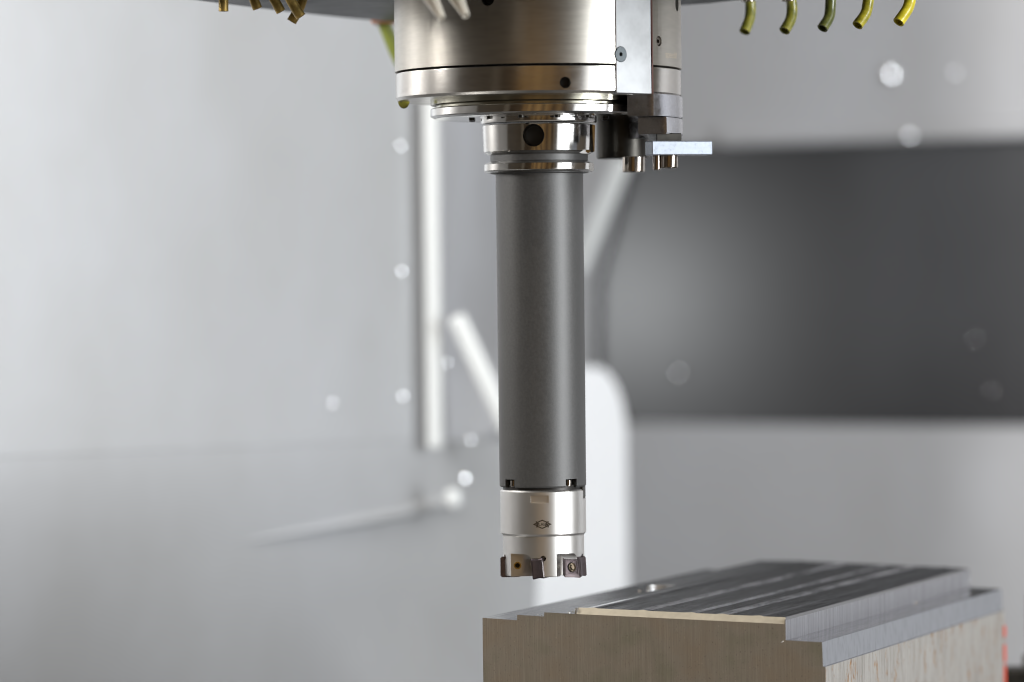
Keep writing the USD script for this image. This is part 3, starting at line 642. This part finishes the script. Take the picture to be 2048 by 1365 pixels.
# chamfer along the top front edge: cut with a long tilted box
czm = (zt(a0) + zt(a1)) / 2
zq = 2.2 * S * 4.0
sl = (zt(a1) - zt(a0)) / (a1 - a0)
cw = 0.0030; chz = 0.0031
ed = U + wz * sl; ed /= np.linalg.norm(ed)
d1 = (-V * 0 + wz); 
nrm = (-V * chz + wz * cw); nrm /= np.linalg.norm(nrm)
along = np.cross(ed, nrm)
ctr = BO + U * (a0 + a1) / 2 + wz * (czm - chz * 1.12)
bxm = m3.Manifold.cube([a1 - a0 - 0.001, 0.05, 0.02]).translate([-(a1 - a0 - 0.001) / 2, -0.025, 0]).transform(frame(ctr, ed, -along, nrm))
blk = blk - bxm
zs4 = BO[2] + left[5][1]
b1 = float(np.dot(EYE + ray(1288, 1182) * ((zs4 - EYE[2]) / ray(1288, 1182)[2]) - BO, V))
fa0, fa1 = left[4][0] + 0.0002, left[6][0] + 0.003
fill = m3.Manifold.cube([fa1 - fa0, BL - 0.0002 - b1, zt(a0) - 0.0002 - (left[5][1] - 0.004)]).translate([fa0, b1, left[5][1] - 0.004])
fill = fill - cyl(0.0095, 0.1, 48).translate([(fa0 + fa1) / 2 - 0.001, b1 - 0.0035, -0.05])
blk = blk + fill.transform(frame(BO, U, V, wz))
work = thing('workpiece', 'stepped steel block with freshly milled top and rusty right side', 'workpiece', tuple(BO))
nodes = {
 'tc': ('geometry', {}), 'p': ('principled_bsdf', {'metallic': 0.85, 'roughness': 0.3}),
}
def steel_face(name, base, rough, metal, st, sc, var, bump, rot=BA, dark=None, rvar=0.06):
    """machined steel whose marks run along given world directions"""
    n = {'g': ('geometry', {}), 'mp': ('mapping', {'mapping_type': 'texture', 'rotation': (0, 0, -rot), 'scale': tuple(1.0 / c for c in st)}), 'n': ('noise_texture', {'scale': sc, 'detail': 6.0, 'roughness': 0.65}),
         'p': ('principled_bsdf', {'metallic': metal, 'roughness': rough}), 'b': ('bump', {'strength': bump, 'distance': 0.0004}),
         'r': ('rgb_ramp', {'ramp': [(0.3, dark or tuple(c * (1 - var) for c in base)), (0.7, tuple(min(1, c * (1 + var * .6)) for c in base))]}),
         'm': ('map_range', {'from_min': 0.3, 'from_max': 0.7, 'to_min': max(0.03, rough - rvar), 'to_max': rough + rvar})}
    L = [('g.position', 'mp.vector'), ('mp.vector', 'n.vector'), ('n.fac', 'r.fac'), ('r.color', 'p.base_color'), ('n.fac', 'b.height'), ('b.normal', 'p.normal'), ('n.fac', 'm.value'), ('m.result', 'p.roughness')]
    return usdkit.material(stage, '/World/Looks/' + name, n, L, surface='p.BSDF')
M['milled'] = steel_face('milled', (0.27, 0.27, 0.285), 0.15, 0.95, (60, 2.2, 60), 9.0, 0.22, 0.035, rvar=0.07)
M['chamfer_tan'] = steel_face('chamfer_tan', (0.50, 0.44, 0.34), 0.5, 0.3, (30, 30, 30), 8.0, 0.1, 0.05)
n = {'g': ('geometry', {}), 'mp': ('mapping', {'mapping_type': 'texture', 'rotation': (0, 0, -BA), 'scale': (1 / 900, 1 / 30, 1 / 12)}), 'n': ('noise_texture', {'scale': 2.6, 'detail': 6.0, 'roughness': 0.7}),
     'big': ('noise_texture', {'scale': 55.0, 'detail': 4.0}), 'sp': ('noise_texture', {'scale': 1400.0, 'detail': 2.0}),
     'p': ('principled_bsdf', {'metallic': 0.35, 'roughness': 0.5}), 'b': ('bump', {'strength': 0.22, 'distance': 0.0004}),
     'r': ('rgb_ramp', {'ramp': [(0.30, (0.225, 0.188, 0.145)), (0.55, (0.265, 0.225, 0.176)), (0.74, (0.335, 0.29, 0.235))]}),
     'rb': ('rgb_ramp', {'ramp': [(0.3, (0.86, 0.90, 0.84)), (0.5, (1, 1, 1)), (0.7, (1.0, 0.95, 0.90))]}),
     'rs': ('rgb_ramp', {'ramp': [(0.26, (0.35, 0.33, 0.3)), (0.34, (1, 1, 1)), (0.70, (1, 1, 1)), (0.76, (1.7, 1.7, 1.7))]}),
     'm1': ('mix_color', {'blend_type': 'multiply', 'fac': 1.0}), 'm2': ('mix_color', {'blend_type': 'multiply', 'fac': 0.8})}
L = [('g.position', 'mp.vector'), ('mp.vector', 'n.vector'), ('g.position', 'big.vector'), ('g.position', 'sp.vector'), ('n.fac', 'r.fac'), ('big.fac', 'rb.fac'), ('sp.fac', 'rs.fac'),
     ('r.color', 'm1.a'), ('rb.color', 'm1.b'), ('m1.result', 'm2.a'), ('rs.color', 'm2.b'), ('m2.result', 'p.base_color'), ('n.fac', 'b.height'), ('b.normal', 'p.normal')]
M['saw_front'] = usdkit.material(stage, '/World/Looks/saw_front', n, L, surface='p.BSDF')
M['ground_side'] = steel_face('ground_side', (0.37, 0.38, 0.41), 0.36, 0.75, (10, 30, 12), 8.0, 0.10, 0.05)
M['milled_side'] = steel_face('milled_side', (0.40, 0.40, 0.43), 0.3, 0.85, (10, 260, 6), 3.0, 0.22, 0.12)
# rusty lower side
n = {'g': ('geometry', {}), 'mp': ('mapping', {'mapping_type': 'texture', 'rotation': (0, 0, -BA), 'scale': (1 / 10, 1 / 330, 1 / 14)}), 'n': ('noise_texture', {'scale': 2.2, 'detail': 7.0, 'roughness': 0.75}),
     'mq': ('mapping', {'mapping_type': 'texture', 'rotation': (0, 0, -BA), 'scale': (1 / 30, 1 / 95, 1 / 30)}), 'q': ('noise_texture', {'scale': 2.0, 'detail': 9.0, 'roughness': 0.78}),
     'mk': ('mapping', {'mapping_type': 'texture', 'rotation': (0, 0, -BA), 'scale': (1 / 100, 1 / 320, 1 / 90)}), 'k': ('noise_texture', {'scale': 2.6, 'detail': 4.0, 'roughness': 0.7}),
     'p': ('principled_bsdf', {'metallic': 0.2, 'roughness': 0.6}), 'b': ('bump', {'strength': 0.8, 'distance': 0.0006}), 'b2': ('bump', {'strength': 0.8, 'distance': 0.0006, 'invert': True}),
     'r': ('rgb_ramp', {'ramp': [(0.34, (0.16, 0.14, 0.12)), (0.50, (0.345, 0.325, 0.30)), (0.72, (0.43, 0.41, 0.385))]}),
     'rq': ('rgb_ramp', {'ramp': [(0.563, (0, 0, 0)), (0.598, (1, 1, 1))]}), 'rc': ('rgb_ramp', {'ramp': [(0.35, (0.11, 0.045, 0.016)), (0.5, (0.24, 0.115, 0.035)), (0.7, (0.42, 0.25, 0.09))]}),
     'rk': ('rgb_ramp', {'ramp': [(0.66, (1, 1, 1)), (0.71, (0.38, 0.34, 0.31))]}),
     'mx': ('mix_color', {}), 'mm': ('mix_color', {'blend_type': 'multiply', 'fac': 1.0})}
L = [('g.position', 'mp.vector'), ('mp.vector', 'n.vector'), ('g.position', 'mq.vector'), ('mq.vector', 'q.vector'), ('g.position', 'mk.vector'), ('mk.vector', 'k.vector'),
     ('n.fac', 'r.fac'), ('q.fac', 'rq.fac'), ('k.fac', 'rc.fac'), ('k.fac', 'rk.fac'), ('rq.color', 'mx.fac'), ('r.color', 'mx.a'), ('rc.color', 'mx.b'), ('mx.result', 'mm.a'), ('rk.color', 'mm.b'),
     ('mm.result', 'p.base_color'), ('n.fac', 'b.height'), ('q.fac', 'b2.height'), ('b.normal', 'b2.normal'), ('b2.normal', 'p.normal')]
M['rusty_side'] = usdkit.material(stage, '/World/Looks/rusty_side', n, L, surface='p.BSDF')
# split the block's surface into its differently finished faces
v, f = arr(blk)
fn = np.cross(v[f[:, 1]] - v[f[:, 0]], v[f[:, 2]] - v[f[:, 0]]); fn /= np.linalg.norm(fn, axis=1, keepdims=True) + 1e-20
cen = v[f].mean(1) - BO; fa, fb, fz = cen @ U, cen @ V, cen[:, 2]; nu, nv, nzz = fn @ U, fn @ V, fn[:, 2]
is_ch = (nv < -0.35) & (nzz > 0.3); slot_end = (nzz < 0.4) & (fb > 0.01) & (fb < BL - 0.01) & (fa < a0 + 0.004) & (fz > left[5][1] - 0.002) & (fa > left[4][0] - 0.001) & (np.abs(nu) < 0.95); is_ch &= ~slot_end; is_front = (nv < -0.5) & ~is_ch & ~slot_end; is_top = (nzz > 0.4) & ~is_ch
side = (nu > 0.5) & ~is_front & ~is_top & ~is_ch & ~slot_end
low_side = side & (fz < top[-1][1] - 0.0005)
mid_side = side & ~low_side & (fz < top[2][1] - 0.0005)
up_side = side & ~low_side & ~mid_side
rest = ~(is_front | is_top | side | is_ch | slot_end)
tpar = (fa - a0) / (a1 - a0)
ovl = np.zeros(len(fa), bool)
for e, wl in zip(edges[1:-1], (-0.02, 0.050, 0.022, 0.034, -0.02)): ovl |= (tpar > e - wl) & (tpar < e + 0.013)
ovl &= is_top & (fz > top[0][1] - 0.002) ; is_top = is_top & ~ovl
M['overlap'] = steel_face('overlap', (0.37, 0.37, 0.395), 0.29, 0.95, (35, 6, 35), 4.0, 0.45, 0.08, rvar=0.14)
M['burr_steel'] = mat('burr_steel', (0.62, 0.62, 0.62), 0.3, 0.9)
def sub(mask): t = trimesh.Trimesh(v, f[mask], process=False); t.remove_unreferenced_vertices(); return t
wb = obj('body', sub(is_front | rest), M['saw_front'], work, smooth=20, label='brown saw-cut front of the block')
obj('chamfer', sub(is_ch), M['chamfer_tan'], work, smooth=20)
obj('milled_top', sub(is_top), M['milled'], work, smooth=20)
obj('slot_end', sub(slot_end), M['burr_steel'], work, smooth=30)
obj('pass_overlap', sub(ovl), M['overlap'], work, smooth=20)
obj('milled_step', sub(up_side), M['milled_side'], work, smooth=20)
obj('ground_band', sub(mid_side), M['ground_side'], work, smooth=20)
obj('rusty_side', sub(low_side), M['rusty_side'], work, smooth=20)
# burrs
def flake(p, s, seed):
    r = random.Random(seed); pts = [np.array([r.uniform(-1, 1), r.uniform(-0.4, 0.4), r.uniform(-0.5, 0.9)]) * s for _ in range(9)]
    return m3.Manifold.hull_points(np.array(pts)).translate([float(x) for x in p])
M['burr'] = mat('burr', (0.8, 0.8, 0.78), 0.25, 0.8)
for i, (x, y) in enumerate(((1150, 1221), (1146, 1224), (1138, 1226), (1084, 1232), (1075, 1231))):
    obj('burr', flake(on_plane(x, y, BO - V * 0.0006, V), 0.0008, i), M['burr'], work, smooth=False)
nub = BO + U * (left[4][0] - 0.0 + 0.001)
def top_pt(px_, py_, z):
    d = ray(px_, py_); return EYE + d * ((z - EYE[2]) / d[2])
zt0 = BO[2] + left[4][1]
for i, (x, y, s) in enumerate(((1279, 1181, 0.0011), (1296, 1180, 0.0008))):
    obj('burr', flake(top_pt(x, y + 2, zt0), s, 20 + i), M['burr'], work, smooth=False)
for i, (x, y) in enumerate(((1352, 1219), (1548, 1220), (1432, 1229))):
    obj('burr', flake(top_pt(x, y, BO[2] + 0.0002), 0.0006, 40 + i), M['burr'], work, smooth=False)
zs0 = BO[2] + top[2][1]
for i, (x, y, sz) in enumerate(((1564, 1285, 0.0009), (1790, 1211, 0.0008), (1832, 1209, 0.0012), (1600, 1281, 0.0007), (1700, 1247, 0.0007), (1905, 1197, 0.0010))):
    obj('burr', flake(top_pt(x, y, zs0) + wz * sz * 0.3, sz, 60 + i), M['burr'], work, smooth=False)
for i, (x, y) in enumerate(((1940, 1158), (1944, 1162), (1937, 1165))):
    obj('burr', flake(on_plane(x, y, BO + V * BL, V), 0.0006, 80 + i), M['burr'], work, smooth=False)
# red paint dashes on the far vertical edge
be = BO + U * (a_r + 0.0002) + V * BL
for z0_, z1_ in ((-0.052, -0.045), (-0.068, -0.057), (-0.083, -0.070), (-0.098, -0.086), (-0.115, -0.1)):
    zz0, zz1 = z0_ + top[-1][1] + 0.035, z1_ + top[-1][1] + 0.035
    obj('paint_mark', m3.Manifold.cube([0.0006, 0.004, zz1 - zz0]).transform(frame(be + wz * zz0 - V * 0.0042, U, V, wz)), M['red_paint'], work, smooth=False)
# clamp and table beyond
obj('machine_table', mbox(-0.35, 0.55, -0.35, 0.75, -0.36, -0.311), M['table_iron'], kind='structure', smooth=False)
cl = thing('clamp', 'dark out-of-focus clamp behind the lower right end of the steel block', 'clamp', tuple(at(2060, 1360, 2.75)))
q = at(2060, 1347, 2.75)
obj('strap', cbox(0.06, 0.03, 0.014, 0.002).translate([q[0], q[1], q[2] - 0.003]), M['dark_steel'], cl)
obj('stud', cyl(0.006, 0.11, 32).translate([q[0] + 0.004, q[1], -0.311]), M['bolt_steel'], cl)
obj('nut', cyl(0.009, 0.008, 6).translate([q[0] + 0.004, q[1], q[2] + 0.0043]), M['bolt_steel'], cl)
obj('heel_block', cbox(0.03, 0.03, q[2] - 0.010 + 0.311, 0.001).translate([q[0] + 0.015, q[1], (q[2] - 0.010 - 0.311) / 2]), M['table_iron'], cl)

# ------------------------------------------------------------------ wet glints on the walls
M['droplet'] = mat('droplet', (0.92, 0.93, 0.95), 0.04, 1.0)
GD = 'shiny drops on the panels'
for x, y, pl_, dl, lab in ((800, 292, 0, 0.20, 'blurred bright drop high on the left panel beside the edge trim'), (801, 543, 0, 0.20, 'blurred bright drop halfway up the left panel beside the edge trim'),
        (804, 793, 0, 0.20, 'blurred bright drop low on the left panel beside the edge trim'), (664, 806, 0, 0.10, 'faint blurred drop on the left panel farther left than the others'),
        (930, 957, 1, 0.40, 'brightest blurred drop below the end of the white edge trim'), (942, 880, 1, 0.14, 'pale blurred drop just above the brightest one near the edge trim'),
        (894, 727, 1, 0.14, 'faint blurred drop right of the white edge trim'), (1785, 150, 2, 0.52, 'very bright blurred drop on the upper right wall'), (1911, 145, 2, 0.06, 'faint blurred drop on the upper right wall near the edge'),
        (1830, 273, 2, 0.16, 'blurred drop at the upper edge of the dark panel'), (1358, 747, 3, 0.035, 'blurred drop low on the dark panel near its left corner'), (1951, 677, 3, 0.015, 'faint blurred drop on the right part of the dark panel'), (1984, 782, 3, 0.012, 'faint blurred drop low on the far right of the dark panel')):
    if pl_ == 0: p, nn = on_plane(x, y, pl, pn), pn
    elif pl_ == 1: p, nn = at(x, y, 3.26), np.array([0, -1.0, 0])
    else:
        o = WO - wn * (0.014 if pl_ == 3 else 0.0); p, nn = on_plane(x, y, o, wn), wn
    if y == 273: p = p + wn * 0.013
    # a flattened drop, sagging towards the window light; its size follows from how far its glint carries
    D = float(np.dot(p - EYE, FWD)); coc = 0.030 * FPX * (1 / (DIST - 0.035) - 1 / D); ppm = FPX / D / 1000
    key = np.array([2.05, -1.30, 0.30]); h = (EYE - p) / np.linalg.norm(EYE - p) + (key - p) / np.linalg.norm(key - p); h /= np.linalg.norm(h)
    rc = math.sqrt(dl * PI * (coc / 2) ** 2 / (20 * ppm ** 2) / 0.0275) / 1000
    a = max(0.0016, 0.33 * rc); c = a * a / rc
    e1 = np.cross(h, wz); e1 /= np.linalg.norm(e1); e2 = np.cross(h, e1)
    b = m3.Manifold.sphere(1.0, 96).scale([a, a, c]).transform(frame(p + nn * a * 0.45, e1, -e2 if np.dot(np.cross(e1, e2), h) < 0 else e2, h))
    setd(obj('drop', b, M['droplet'], smooth=True), lab, 'drop', GD)
